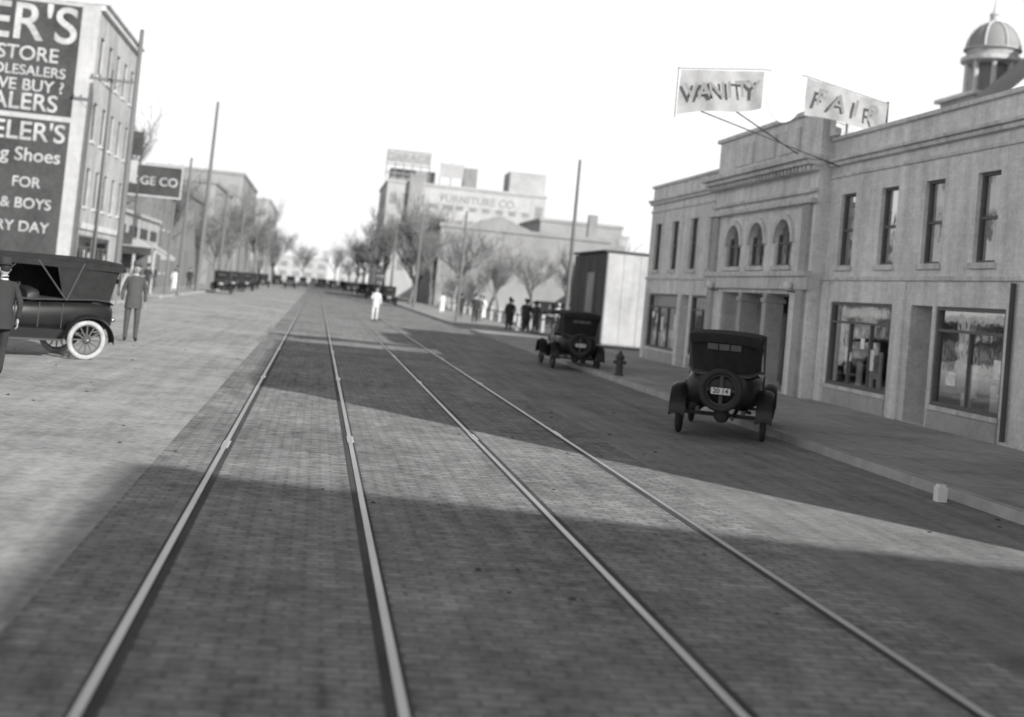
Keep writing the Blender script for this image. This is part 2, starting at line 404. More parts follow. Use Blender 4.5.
for a, c in ((21.5, 24.15), (26.15, 29.5), (38.9, 41.2), (42.9, 46.7)): fb(sl, P, a, c, -.04, .01, .12, .49)
fb(o.p('water_table', M_stone2, bev=.01), P, 19.4, 30.0, -.075, .01, .0, .115)
o.done()

def plain_block(name, x0, x1, y0, y1, h, m, floors, gx, side, y1b=None):
    o = Obj(name); y1b = y1 if y1b is None else y1b
    Pm = (lambda s, d, z: V((x0+d, s, z))) if side == 'W' else (lambda s, d, z: V((x1-d, s, z)))
    fh = (h-.9-3.6)/max(1, floors-1)
    ops = []
    n = int((y1-y0)/2.4); st = (y1-y0)/n
    for i in range(n):
        c = y0+st*(i+.5)
        for k in range(floors-1): ops.append((c-.5, c+.5, 4.4+k*fh, 4.4+k*fh+fh*.58, 'win'))
        if i % 2 == 0 and i+1 < n: ops.append((c-.8, c+st+.8, .6, 3.0, 'shop'))
    facade(o, Pm, y0, y1, 0, h, ops, m)
    w = o.p('walls', m)
    w.poly([(x0, y0, 0), (x1, y0, 0), (x1, y0, h), (x0, y0, h)]); w.poly([(x0, y1, 0), (x1, y1b, 0), (x1, y1b, h), (x0, y1, h)])
    xb = x1 if side == 'W' else x0; w.poly([(xb, y0, 0), (xb, y1b, 0), (xb, y1b, h), (xb, y0, h)])
    o.p('roof', M_roof).poly([(x0, y0, h-.02), (x1, y0, h-.02), (x1, y1b, h-.02), (x0, y1, h-.02)])
    t = o.p('cornice', M_stone, bev=.02); fb(t, Pm, y0-.05, y1+.05, -.35, .3, h-.02, h+.12); fb(t, Pm, y0, y1, -.2, 0.01, h-.3, h-.04); fb(t, Pm, y0, y1, -.1, .01, 3.3, 3.6)
    return o
plain_block('brick_office_building', FX+.003, 30, 3, 19.38, 10.55, M_brickL, 3, 0, 'W').done()
plain_block('brick_office_building', FX, 34, -50, -8, 11.1, M_brickL, 3, 0, 'W', -14).done()

# ---- left: tall building with painted wall advert
L = plain_block('painted_sign_building', -26, -11.5, 62, 74.5, 14.1, M_lgrey, 4, 0, 'E')
wb = L.p('white_border', M_whiteO); sd = L.p('painted_panel', M_signD)
wb.poly([(-25.5, 61.988, .3), (-11.55, 61.988, .3), (-11.55, 61.988, 13.95), (-25.5, 61.988, 13.95)])
sd.poly([(-25.2, 61.976, 1.2), (-12.35, 61.976, 1.2), (-12.35, 61.976, 8.25), (-25.2, 61.976, 8.25)])
sd.poly([(-25.2, 61.976, 8.5), (-12.35, 61.976, 8.5), (-12.35, 61.976, 13.85), (-25.2, 61.976, 13.85)])
for txt, z, sz, xr in (("WHEELER'S", 12.75, 2.2, -12.45), ("& STORE", 11.3, .85, -13.2), ("WHOLESALERS", 10.5, .6, -12.8), ("WE BUY ?", 9.8, .7, -12.8), ("DEALERS", 9.0, 1.0, -13.0),
                   ("WHEELER'S", 7.6, 1.1, -12.5), ("Clothing Shoes", 6.5, .8, -12.6), ("FOR", 5.2, .62, -13.4), ("MEN & BOYS", 4.2, .62, -12.8), ("EVERY DAY", 3.1, .62, -12.8)):
    L.text(txt, (xr, 61.96, z), sz*1.12, M_letter, align='RIGHT')
L.done()
# shops further along, left side
S = Obj('shop_row'); PE = lambda s, d, z: V((-12-d, s, z))
ops = [(y, y+3.2, .7, 2.9, 'shop') for y in (76.5, 81.5, 86.5, 91.5)]+[(y+3.5, y+4.4, .14, 2.9, 'door') for y in (76.5, 81.5, 86.5)]
facade(S, PE, 75.8, 96, 0, 4.9, ops, M_lgrey, fr=M_wframe)
w = S.p('walls', M_lgrey); w.poly([(-12, 75.8, 0), (-24, 75.8, 0), (-24, 75.8, 4.9), (-12, 75.8, 4.9)]); w.poly([(-12, 96, 0), (-24, 96, 0), (-24, 96, 4.9), (-12, 96, 4.9)])
S.p('roof', M_roof).poly([(-12, 75.8, 4.7), (-24, 75.8, 4.7), (-24, 96, 4.7), (-12, 96, 4.7)])
aw = S.p('awnings', M_whiteO)
for y in (86.3, 91.3):
    aw.poly([(-11.99, y, 3.3), (-11.99, y+3.6, 3.3), (-10.5, y+3.6, 2.5), (-10.5, y, 2.5)]); aw.poly([(-10.5, y, 2.5), (-10.5, y+3.6, 2.5), (-10.5, y+3.6, 2.25), (-10.5, y, 2.25)])
fb(S.p('cornice', M_whiteO), PE, 75.8, 96, -.2, .2, 4.9, 5.1)
fascia = S.p('fascia_boards', M_signD)
for y in (76.4, 81.4, 86.4, 91.4): fb(fascia, PE, y, y+3.4, -.05, .01, 3.5, 4.2)
S.done()
S = Obj('rooftop_sign', (0, 0, 0)); q = S.p('panel', M_signD); q.box(-13.2, -9.0, 80, 80.12, 6.15, 7.95)
q = S.p('frame', M_whiteO); q.box(-13.3, -8.9, 79.95, 80.16, 6.03, 6.14); q.box(-13.3, -8.9, 79.95, 80.16, 7.96, 8.06); q.box(-13.3, -13.21, 79.95, 80.16, 6.14, 7.96); q.box(-8.99, -8.9, 79.95, 80.16, 6.14, 7.96)
q = S.p('posts', M_pole); [q.tube([(x, 80.3, 4.7 if x < -12 else .13), (x, 80.3, 8)], .08) for x in (-12.8, -9.3)]
S.text('BRIDGE CO', (-11.1, 79.93, 7.0), .75, M_letter); S.done()
S = Obj('projecting_sign'); S.p('board', M_signD).box(-12.9, -10.9, 76.0, 76.12, 8.2, 9.6); S.p('bracket', M_iron).tube([(-13, 76.2, 4.9), (-13, 76.2, 9.8)], .06); S.p('bracket', M_iron).tube([(-11.0, 76.2, 3.2), (-11.0, 76.2, 9.8)], .05)
S.p('small_board', M_whiteO).box(-12.2, -11.1, 75.98, 76.1, 6.6, 7.9); S.p('low_board', M_signD).box(-11.95, -10.9, 75.6, 75.7, 2.6, 3.6); S.done()
# little white pavilion by the kerb
S = Obj('refreshment_stand', (-10.7, 76.5, .13)); q = S.p('posts', M_whiteO)
for x in (-.9, 0, .9):
    for y in (-.9, .9): q.box(x-.07, x+.07, y-.07, y+.07, 0, 2.7)
S.p('roof', M_whiteO).add([(-1.05, -1.05, 2.7), (1.05, -1.05, 2.7), (1.05, 1.05, 2.7), (-1.05, 1.05, 2.7), (0, 0, 3.2)], [(0, 1, 4), (1, 2, 4), (2, 3, 4), (3, 0, 4), (0, 1, 2, 3)])
S.p('fascia', M_signD).box(-.95, .95, -1.0, -.95, 2.25, 2.66)
S.p('counter', M_whiteO, bev=.01).box(-.9, .9, -.85, -.6, 0, 1.1); S.p('shelves', M_frame).box(-.85, .85, .6, .8, .1, 2.3); S.done()
S = Obj('brick_house'); w = S.p('walls', M_brickL)
PE2 = lambda s, d, z: V((-13-d, s, z))
facade(S, PE2, 98, 112, 0, 8, [(y, y+1, z, z+1.6, 'win') for y in (99.5, 103, 106.5, 110) for z in (1.2, 4.8)], M_brickL)
w.poly([(-13, 98, 0), (-24, 98, 0), (-24, 98, 8), (-18.5, 98, 12), (-13, 98, 8)])
S.p('roof', M_roof).poly([(-12.6, 97.6, 7.8), (-18.5, 97.6, 12.1), (-18.5, 112.3, 12.1), (-12.6, 112.3, 7.8)]); S.done()
def far_block(name, x0, x1, y0, y1, h, m, nx=0, nz=0, mw=M_farwin, zb=3, boards=0):
    o = Obj(name); o.p('walls', m).box(x0, x1, y0, y1, 0, h)
    o.p('parapet', m).box(x0-.2, x1+.2, y0-.2, y1+.2, h, h+.5)
    w = o.p('windows', mw)
    if nx:
        fh = (h-zb-.8)/nz; st = (x1-x0)/nx
        for i in range(nx):
            for k in range(nz): w.box(x0+st*(i+.22), x0+st*(i+.78), y0-.03, y0+.2, zb+fh*k+fh*.2, zb+fh*k+fh*.75)
        ny = max(1, int((y1-y0)/3.5)); st = (y1-y0)/ny; xs = x0 if x0 > 0 else x1
        for i in range(ny):
            for k in range(nz): w.box(xs-.03, xs+.03, y0+st*(i+.25), y0+st*(i+.7), zb+fh*k+fh*.2, zb+fh*k+fh*.75)
    return o
o = far_block('warehouse', 11, 41, 232, 262, 21, M_far1, 12, 4, zb=4)
o.p('penthouse', M_far1).box(34, 41, 234, 242, 21.5, 25.6); o.p('penthouse2', M_far2).box(11.5, 20, 236, 242, 21.5, 24)
o.p('tank_house', M_farwin).box(25.5, 28, 236, 240, 21.5, 25.5)
o.p('stair_tower', M_far2).box(15, 17.5, 231, 231.9, 12, 22.5)
o.p('band', M_whiteO).box(18, 38, 231.9, 231.98, 17.8, 20.4)
o.text('FURNITURE CO', (28, 231.85, 19), 2.0, M_far2, ext=.02)
o.done()
S = Obj('rooftop_sign'); q = S.p('frame', M_farwin)
for x in range(6): q.tube([(10.5+x*1.6, 232.5, 21.5), (10.5+x*1.6, 232.5, 27)], .1)
for z in (27, 24.4, 22.8): q.box(10.3, 18.7, 232.4, 232.6, z-.12, z+.12)
S.p('board', M_far1).box(10.6, 18.4, 232.35, 232.39, 24.7, 26.8)
S.text('GARAGE', (14.5, 232.3, 25.7), 2.1, M_far2, ext=.05)
q = S.p('board', M_far1); q.box(20.5, 25, 233, 233.1, 23, 25.6); q = S.p('frame', M_farwin)
for x in (20.6, 22.7, 24.9): q.tube([(x, 233.2, 21.5), (x, 233.2, 25.8)], .1)
S.done()
o = far_block('brick_warehouse', 14, 35, 150, 176, 9.6, M_far2, 9, 2)
o.p('gable', M_far2).add([(17, 149.9, 10.1), (25, 149.9, 10.1), (21, 149.9, 11.6), (17, 176, 10.1), (25, 176, 10.1), (21, 176, 11.6)], [(0, 1, 2), (3, 5, 4), (0, 2, 5, 3), (1, 4, 5, 2)])
o.p('chimney', M_farwin).box(32.5, 33.6, 152, 153, 10, 13); o.done()
far_block('brick_warehouse', 36, 60, 120, 145, 7, M_far2, 9, 1).done()
far_block('brick_warehouse', 33, 46, 190, 210, 14, M_far2, 6, 3).done()
far_block('brick_block', -30, -13.5, 118, 146, 9, M_brickL, 5, 2).done()
far_block('brick_block', -30, -13, 152, 180, 12, M_far2, 5, 3).done()
far_block('brick_block', -30, -14, 184, 210, 10, M_brickL, 5, 2).done()
far_block('brick_block', -30, -14, 215, 260, 18, M_far2, 5, 4).done()
far_block('brick_block', 42, 62, 250, 290, 16, M_far1, 8, 4).done()
far_block('brick_block', 14, 40, 300, 340, 16, M_far1, 8, 4).done()
far_block('brick_block', -34, -13, 300, 360, 19, M_far1, 8, 4).done()
rr = random.Random(8); x = -70
while x < 90:
    wd_ = rr.uniform(9, 20); far_block('distant_house', x, x+wd_, 470+rr.uniform(0, 20), 500, rr.uniform(5, 11), rr.choice((M_far1, M_far2)), 4, 2, zb=1).done(); x += wd_+rr.uniform(0, 5)

# courthouse with cupola
o = Obj('courthouse'); w = o.p('walls', M_lgrey)
x0, x1, y0, y1, h = 38.2, 55, 68, 72, 16.2
w.box(x0, x1, y0, y1, 0, h); w.poly([(x0, y0-.02, h), (x1, y0-.02, h), (46.6, y0-.02, 23.8)])
r = o.p('roof', M_far2); r.poly([(x0-.5, y0-.5, h-.4), (46.6, y0-.5, 24), (46.6, y1, 24), (x0-.5, y1, h-.4)]); r.poly([(x1+.5, y0-.5, h-.4), (46.6, y0-.5, 24), (46.6, y1, 24), (x1+.5, y1, h-.4)])
fb_ = o.p('rake', M_stone); fb_.add([(x0-.5, y0-.6, h-.95), (x0-.5, y0-.6, h-.4), (46.6, y0-.6, 24.05), (46.6, y0-.6, 23.5)], [(0, 1, 2, 3)])
wi = o.p('windows', M_farwin)
for x in range(40, 54, 3):
    for z in (2, 7, 12): wi.box(x, x+1.2, y0-.05, y0+.1, z, z+2.4)
o.done()
o = Obj('cupola', (41.9, 75.5, 0)); s8 = 16; o.e.scale = (1.3, 1.3, 1.05)
o.p('base', M_lgrey).box(-1.7, 1.7, -1.7, 1.7, 0, 16.6); o.p('base_cornice', M_stone, bev=.03).box(-1.95, 1.95, -1.95, 1.95, 16.6, 16.85)
o.p('core', M_farwin, True).rev([(.75, 16.8), (.75, 19.3)], s8)
c = o.p('columns', M_stone, True)
for i in range(8):
    t = math.pi*(i+.5)/4; c.rev([(.17, 16.85), (.15, 17), (.13, 18.9), (.18, 19.05)], 8, Matrix.Translation((1.15*math.cos(t), 1.15*math.sin(t), 0)))
o.p('ring', M_stone, True).rev([(1.3, 19.0), (1.5, 19.1), (1.5, 19.35), (1.35, 19.4)], 24)
o.p('drum', M_lgrey, True).rev([(1.25, 19.4), (1.25, 19.8), (1.4, 19.85), (1.4, 19.95)], 24)
o.p('dome', M_far2, True).rev([(1.32*math.cos(a), 19.95+1.75*math.sin(a)) for a in [i*math.pi/2/9 for i in range(9)]]+[(.12, 21.75)], 24)
rb = o.p('ribs', M_stone)
for i in range(8):
    t = math.pi*i/4; rb.tube([(1.35*math.cos(a)*math.cos(t), 1.35*math.cos(a)*math.sin(t), 19.95+1.78*math.sin(a)) for a in [k*math.pi/2/8 for k in range(9)]], .05, 5)
o.p('finial', M_stone, True).rev([(.25, 21.7), (.25, 22.1), (.3, 22.15), (.12, 22.4), (.05, 22.9), (.02, 23.8)], 12)
o.done()

# white-ended shed with street side poster
o = Obj('advertising_shed'); o.p('white_end', M_whiteO).box(13.8, 16.6, 59.5, 59.6, .05, 4.6)
o.p('boards', M_signD).box(13.75, 16.6, 59.603, 67, .05, 4.55); o.p('roof', M_roof).box(13.65, 16.75, 59.4, 67.2, 4.603, 4.7)
q = o.p('trim', M_frame); q.box(13.77, 13.85, 59.44, 59.498, .05, 4.6)
for x in (14.65, 15.5): q.box(x, x+.012, 59.49, 59.498, .05, 4.55)
for y in (61.5, 63.6, 65.6): q.box(13.71, 13.748, y, y+.1, .2, 4.45)
o.p('posters', M_farwin).box(13.722, 13.748, 61.8, 63.4, 1.2, 3.6); o.done()

# ------------------------------------------------------------------ VANITY FAIR banner hung out over the pavement
o = Obj('hanging_banner')
def cloth(p00, p10, p11, p01, part):
    b = o.p(part, M_banner, True); n, m = 20, 8; vs = []; fs = []
    p00, p10, p11, p01 = map(V, (p00, p10, p11, p01))
    for j in range(m+1):
        for i in range(n+1):
            u, v = i/n, j/m
            p = (p00*(1-u)+p10*u)*(1-v)+(p01*(1-u)+p11*u)*v
            p.y += .05*math.sin(u*9+v*2)*(1-v*.5)+.02*math.sin(u*23+v*5); p.z += .04*math.sin(u*6.3) * (1-v)
            vs.append(p)
    for j in range(m):
        for i in range(n): fs.append((j*(n+1)+i, j*(n+1)+i+1, (j+1)*(n+1)+i+1, (j+1)*(n+1)+i))
    b.add(vs, fs)
YB = 28.6
cloth((7.98, YB, 6.66), (10.05, YB, 7.04), (10.05, YB, 7.93), (8.01, YB, 7.74), 'cloth_left')
cloth((11.15, YB, 7.0), (13.2, YB, 6.86), (13.25, YB, 7.52), (11.15, YB, 7.92), 'cloth_right')
for txt, xa, xb, za, zb, sz in (('VANITY', 8.28, 9.82, 7.22, 7.46, .56), ('FAIR', 11.5, 12.85, 7.44, 7.2, .58)):
    n = len(txt)
    for i, chh in enumerate(txt):
        u = i/(n-1); x = xa+(xb-xa)*u
        o.text(chh, (x, YB-.1, za+(zb-za)*u), sz, M_bantxt, rot=(math.pi/2, math.atan2(za-zb, xb-xa), 0), ext=.002, name='letter')
em = o.p('emblem', M_white, True); em.ell((10.6, YB, 7.5), (.48, .04, .74), 24, 14)
md = o.p('rigging', M_iron)
md.tube([(7.93, YB+.1, 7.78), (10.05, YB+.08, 8.0), (11.15, YB+.08, 7.97), (13.3, YB+.1, 7.55)], .008, 5)
md.tube([(7.96, YB+.08, 6.6), (7.96, YB+.08, 7.8)], .01, 5); md.tube([(13.3, YB+.1, 6.3), (13.3, YB+.1, 7.6)], .025, 6)
md.tube([(8.6, YB+.1, 6.82), (12.4, YB+.6, 5.95)], .016, 5); md.tube([(9.4, YB+.1, 6.95), (12.4, YB+2.6, 6.25)], .016, 5); o.done()

# ------------------------------------------------------------------ poles
def pole(x, y, h, arms=1, r=.15, lean=0):
    o = Obj('utility_pole', (x, y, 0)); o.e.rotation_euler = (0, lean, 0)
    o.p('shaft', M_pole, True).tube([(0, 0, 0), (0, 0, h*.5), (0, 0, h)], [r, r*.82, r*.6], 10)
    a = o.p('crossarms', M_pole); ins = o.p('insulators', M_iron, True)
    for k in range(arms):
        z = h-.5-k*.7; a.box(-1.0, 1.0, -.06-.1, .05-.1, z-.06, z+.06)
        for xx in (-.9, -.55, .55, .9): ins.rev([(.04, z+.06), (.05, z+.12), (.03, z+.2)], 8, Matrix.Translation((xx, -.1, 0)))
        for sg in (-1, 1): a.tube([(0, -.13, z-.55), (sg*.6, -.13, z-.06)], .015, 4)
    o.done()
pole(-8.9, 58, 12.4, 0, .15); pole(-10.4, 60.5, 10.8, 1, .1); pole(-8.7, 82, 8.9, 0, .12); pole(-9.2, 100, 15.0, 0, .19, .01); pole(-9.3, 122, 9.5, 1); pole(-9.3, 150, 11, 1); pole(-9.3, 185, 11, 1); pole(-9.3, 230, 11, 1)
pole(12.3, 61, 9.1, 0, .12); pole(8.7, 77, 7.0, 0, .1); pole(8.7, 112, 9, 1); pole(8.7, 150, 10, 1); pole(8.7, 200, 10, 1)

# ------------------------------------------------------------------ trees (early spring: mostly bare twigs)
def tree_mesh(name, h, seed, leaves, mb, ml, lsz=.16, spread=.55):
    rnd = random.Random(seed); b = B(); lb = B(); tips = []
    def grow(p, d, ln, r, lev):
        segs = 3; pts = [p]; rad = [r]
        for i in range(segs):
            d = (d+V((rnd.gauss(0, .16), rnd.gauss(0, .16), rnd.gauss(.05, .07)))).normalized()
            p = p+d*ln/segs; pts.append(p); rad.append(max(.014, r*(1-.45*(i+1)/segs)))
        b.tube(pts, rad, 6 if lev < 2 else 3, False)
        if lev >= 2: tips.extend(pts[1:])
        if lev == 4: return
        n = (5, 5, 5, 7)[lev]
        for k in range(n):
            t = rnd.uniform(.3, 1) if lev else rnd.uniform(.6, 1)
            q = pts[0].lerp(pts[-1], t) if lev == 0 else pts[rnd.choice((1, 2, 3))]
            ang = 2*math.pi*(k+rnd.random()*.6)/n
            side = V((math.cos(ang), math.sin(ang), 0)); nd = (d*(1-spread)+side*spread*rnd.uniform(.3, 1.5)+V((0, 0, .28))).normalized()
            grow(q, nd, ln*rnd.uniform(.45, .9), r*.5, lev+1)
    grow(V((0, 0, 0)), V((0, 0, 1)), h*.3, h*.018, 0)
    for _ in range(leaves):
        c = rnd.choice(tips)+V((rnd.gauss(0, .3), rnd.gauss(0, .3), rnd.gauss(0, .25)))*h/13
        u = V((rnd.gauss(0, 1), rnd.gauss(0, 1), rnd.gauss(0, 1))).normalized(); w = u.cross(V((rnd.gauss(0, 1), rnd.gauss(0, 1), 1))).normalized()
        s = lsz*rnd.uniform(.5, 1.3)
        lb.add([c-u*s, c+w*s*.6, c+u*s, c-w*s*.6], [(0, 1, 2, 3)])
    me = bpy.data.meshes.new(name); nb = len(b.v)
    me.from_pydata(b.v+lb.v, [], b.f+[tuple(i+nb for i in f) for f in lb.f]); me.materials.append(mb); me.materials.append(ml)
    me.polygons.foreach_set('material_index', [0]*len(b.f)+[1]*len(lb.f)); me.update()
    return me
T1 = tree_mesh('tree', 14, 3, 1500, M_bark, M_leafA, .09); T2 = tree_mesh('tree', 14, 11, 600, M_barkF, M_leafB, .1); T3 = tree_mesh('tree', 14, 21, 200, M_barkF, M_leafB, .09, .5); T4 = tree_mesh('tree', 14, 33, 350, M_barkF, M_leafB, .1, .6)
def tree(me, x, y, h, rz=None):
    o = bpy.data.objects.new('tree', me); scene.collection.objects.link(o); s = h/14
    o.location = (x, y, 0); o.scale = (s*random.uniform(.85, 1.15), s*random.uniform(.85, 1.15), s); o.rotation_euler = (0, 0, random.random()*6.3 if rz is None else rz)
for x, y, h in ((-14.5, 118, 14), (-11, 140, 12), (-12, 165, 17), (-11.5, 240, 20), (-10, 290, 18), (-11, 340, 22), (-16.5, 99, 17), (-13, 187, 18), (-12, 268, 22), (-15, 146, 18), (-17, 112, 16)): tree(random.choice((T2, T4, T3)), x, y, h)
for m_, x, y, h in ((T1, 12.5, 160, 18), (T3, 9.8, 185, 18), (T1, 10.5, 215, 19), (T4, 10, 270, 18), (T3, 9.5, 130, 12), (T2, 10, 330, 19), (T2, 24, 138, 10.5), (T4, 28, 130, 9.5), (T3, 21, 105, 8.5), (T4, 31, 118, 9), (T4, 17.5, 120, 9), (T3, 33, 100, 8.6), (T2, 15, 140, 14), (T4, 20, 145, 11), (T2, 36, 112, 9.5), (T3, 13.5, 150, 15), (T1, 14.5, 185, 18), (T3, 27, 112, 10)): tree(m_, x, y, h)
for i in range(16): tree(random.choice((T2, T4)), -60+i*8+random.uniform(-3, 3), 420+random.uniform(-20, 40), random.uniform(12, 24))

# ------------------------------------------------------------------ cars
def ring(y, hw, zb, zt, n=24, e=.55):
    r = []
    for i in range(n):
        t = 2*math.pi*i/n; c, s = math.cos(t), math.sin(t)
        r.append(V((hw*math.copysign(abs(c)**e, c), y, (zb+zt)/2+(zt-zb)/2*math.copysign(abs(s)**e, s))))
    return r
def car(name, loc, head, tire=M_tire, sc=1.0, roofz=1.78, shade_panels=False, spare=True):
    rz = math.atan2(-head[0], head[1]); o = Obj(name, (loc[0], loc[1], 0), rz, sc)
    bd = o.p('body', M_paint, True)
    bd.loft([ring(*q) for q in ((-1.86, .36, .68, .98), (-1.83, .46, .6, 1.08), (-1.7, .56, .54, 1.14), (-1.4, .62, .5, 1.16), (-.9, .64, .5, 1.15), (-.2, .64, .5, 1.1), (.3, .62, .5, 1.1), (.58, .55, .5, 1.13), (.68, .44, .54, 1.12), (.74, .38, .58, 1.08))])
    bd.loft([ring(*q) for q in ((.741, .36, .58, 1.06), (1.1, .32, .58, 1.03), (1.5, .285, .58, 1.0))])
    o.p('radiator', M_nick, bev=.02).box(-.27, .27, 1.5, 1.6, .55, 1.06); o.p('radiator_core', M_tire).box(-.22, .22, 1.602, 1.61, .62, 1.0)
    o.p('mouldings', M_iron).loft([ring(y, hw, zt-.03, zt+.015) for y, hw, zt in ((-1.84, .47, 1.09), (-1.7, .575, 1.15), (-1.4, .635, 1.17), (-.2, .655, 1.11), (.5, .6, 1.11))])
    st = o.p('seats', M_leather, True)
    for y in (-1.45, -.2): st.loft([ring(y-.13, .5, .95, 1.3), ring(y, .54, .9, 1.34), ring(y+.1, .52, .9, 1.28)])
    for sx in (-1, 1):
        dl = o.p('door_lines', M_iron)
        for y in (-.75, -.3, .15): dl.box(sx*.64-.006, sx*.64+.008, y-.006, y+.006, .58, 1.06)
    ch = o.p('chassis', M_iron)
    for sx in (-1, 1): ch.box(sx*.38-.03, sx*.38+.03, -1.75, 1.62, .44, .52)
    ch.tube([(-.7, -1.25, .38), (.7, -1.25, .38)], .035); ch.tube([(-.7, 1.27, .36), (.7, 1.27, .36)], .028); ch.ell((0, -1.25, .38), (.14, .13, .14))
    ch.tube([(-.5, -1.3, .46), (0, -1.3, .6), (.5, -1.3, .46)], .03); ch.box(-.3, .3, 1.7, 1.74, .44, .5); ch.tube([(.2, -1.6, .36), (.2, .3, .4)], .035)
    ti = o.p('tires', tire, True); sp = o.p('spokes', M_wood); rm = o.p('rims', M_iron, True); hb = o.p('hubs', M_nick, True)
    for wx in (-.71, .71):
        for wy in (-1.25, 1.27):
            c = V((wx, wy, .385)); ti.torus(c, .335, .05); rm.torus(c, .285, .018, 24, 6)
            for k in range(12):
                a = 2*math.pi*k/12; sp.tube([c+V((0, math.cos(a)*.05, math.sin(a)*.05)), c+V((0, math.cos(a)*.275, math.sin(a)*.275))], [.02, .013], 5)
            hb.ell(c, (.09, .05, .05)); rm.ell(c, (.05, .085, .085))
    fe = o.p('fenders', M_paint, True)
    def strip(path, x0, x1, th=.018):
        cols = [(x0, -.03), (x0+(x1-x0)*.25, .012), (x0+(x1-x0)*.5, .022), (x0+(x1-x0)*.75, .012), (x1, -.03)]
        rings = []
        for (y, z) in path:
            rings.append([V((x, y, z+dz)) for x, dz in cols]+[V((x, y, z+dz-th)) for x, dz in reversed(cols)])
        fe.loft(rings)
    for sx in (-1, 1):
        xs = (.585, .86) if sx > 0 else (-.86, -.585)
        strip([(-1.25-.5*math.cos(a), .4+.46*math.sin(a)) for a in [math.radians(q) for q in range(-5, 150, 12)]]+[(-.78, .5), (-.7, .395)], *xs)
        strip([(.66, .395), (.78, .5)]+[(1.27-.5*math.cos(a), .4+.45*math.sin(a)) for a in [math.radians(q) for q in range(35, 186, 12)]], *xs)
        o.p('running_boards', M_iron, bev=.008).box(xs[0], xs[1], -.75, .7, .35, .385)
        o.p('splash_aprons', M_paint).box(sx*.6-.01, sx*.6+.01, -.9, .85, .38, .56)
        hl = o.p('headlamps', M_paint, True); M = Matrix.Translation((sx*.38, 1.62, .88)) @ Matrix.Rotation(-math.pi/2, 4, 'X')
        hl.rev([(.02, -.12), (.07, -.1), (.1, -.02), (.105, .03)], 16, M); o.p('lenses', M_nick, True).rev([(.104, .031), (.095, .045), (.02, .05)], 16, M); hl.tube([(sx*.38, 1.6, .78), (sx*.38, 1.55, .52)], .015, 6)
    ws = o.p('windshield_frame', M_iron)
    for x in (-.54, .54): ws.tube([(x, .62, 1.05), (x, .55, roofz-.06)], .015, 6)
    for z in (1.14, 1.42, roofz-.08): ws.tube([(-.54, .6-(z-1.1)*.08, z), (.54, .6-(z-1.1)*.08, z)], .012, 6)
    o.p('windshield_glass', M_glass).poly([(-.53, .6, 1.15), (.53, .6, 1.15), (.53, .55, roofz-.09), (-.53, .55, roofz-.09)])
    tp = o.p('canvas_top', M_canvas, True)
    rings = []
    for y, dz, hw in ((-1.98, -.1, .57), (-1.93, -.03, .6), (-1.7, .0, .62), (-1.1, .025, .63), (-.4, .02, .63), (.3, .015, .62), (.72, -.02, .6), (.78, -.06, .58)):
        up = [V((hw*math.cos(t), y, roofz+dz-.05+.07*math.sin(t)**.8)) for t in [math.pi*i/12 for i in range(13)]]
        lo = [V((hw*.97*math.cos(t), y, roofz+dz-.12+.06*math.sin(t)**.8)) for t in [math.pi*i/12 for i in range(12, -1, -1)]]
        rings.append(up+lo)
    tp.loft(rings)
    cu = o.p('rear_curtain', M_canvas, True); nn = 11; top = []; bot = []
    for i in range(nn):
        u = -1+2*i/(nn-1); bulge = (1-abs(u)**3)*.1
        top.append(V((u*.57, -1.86-bulge, roofz-.1))); bot.append(V((u*.5, -1.72-bulge, 1.1)))
    fs = [(i, i+1, nn+i+1, nn+i) for i in range(nn-1)]; cu.add(top+bot, fs)
    for sx in (-1, 1):
        cu.poly([(sx*.57, -1.86, roofz-.1), (sx*.61, -1.15, roofz-.08), (sx*.6, -1.3, 1.14), (sx*.5, -1.72, 1.1)])
        if shade_panels:
            # dark side canvas added to imitate shade under the top; near front open
            x = sx*.612
            cu.poly([(x, -1.15, roofz-.06), (x, -.55, roofz-.06), (sx*.63, -.75, 1.12), (sx*.61, -1.3, 1.14)])
            if sx > 0: cu.poly([(x, -.55, roofz-.06), (x, .5, roofz-.06), (sx*.63, .5, 1.12), (sx*.63, -.75, 1.12)])
            cu.poly([(x+sx*.012, -1.9, roofz-.2), (x+sx*.012, .74, roofz-.17), (x+sx*.012, .74, roofz-.05), (x+sx*.012, -1.9, roofz-.08)])
        bw = o.p('top_bows', M_wood if not shade_panels else M_iron)
        bw.tube([(sx*.65, -.8, 1.12), (sx*.62, -.2, roofz-.08)], .014, 6); bw.tube([(sx*.65, -.8, 1.12), (sx*.62, -1.1, roofz-.08)], .014, 6); bw.tube([(sx*.54, .6, 1.35), (sx*.61, .1, roofz-.08)], .01, 6)
    rw = o.p('rear_window', M_drk2)
    for x in (-.28, -.09, .1):
        rw.poly([(x, -1.966+.006, 1.5), (x+.17, -1.966+.006, 1.5), (x+.17, -1.975, 1.6), (x, -1.975, 1.6)])
    if spare:
        s = o.p('spare_tire', M_tire, True); s.torus((0, -1.99, .84), .31, .055, 28, 10, 'y'); o.p('spare_rim', M_iron, True).torus((0, -1.97, .84), .25, .02, 24, 6, 'y')
        o.p('spare_carrier', M_iron).box(-.03, .03, -1.98, -1.8, .52, 1.08); o.p('spare_carrier', M_iron).box(-.26, .26, -1.97, -1.93, .815, .865)
        o.p('license_plate', M_plate, bev=.005).box(-.16, .16, -2.075, -2.06, .77, .88)
        o.text('20 14', (0, -2.078, .825), .11, M_tire, ext=.001)
    o.p('tail_lamp', M_nick, True).ell((-.3, -1.92, .78), (.045, .06, .045))
    sw = o.p('steering', M_iron); sw.tube([(-.3, .45, .95), (-.3, .15, 1.25)], .015, 6)
    n0 = len(sw.v); sw.torus((0, 0, 0), .19, .013, 20, 6, 'x')
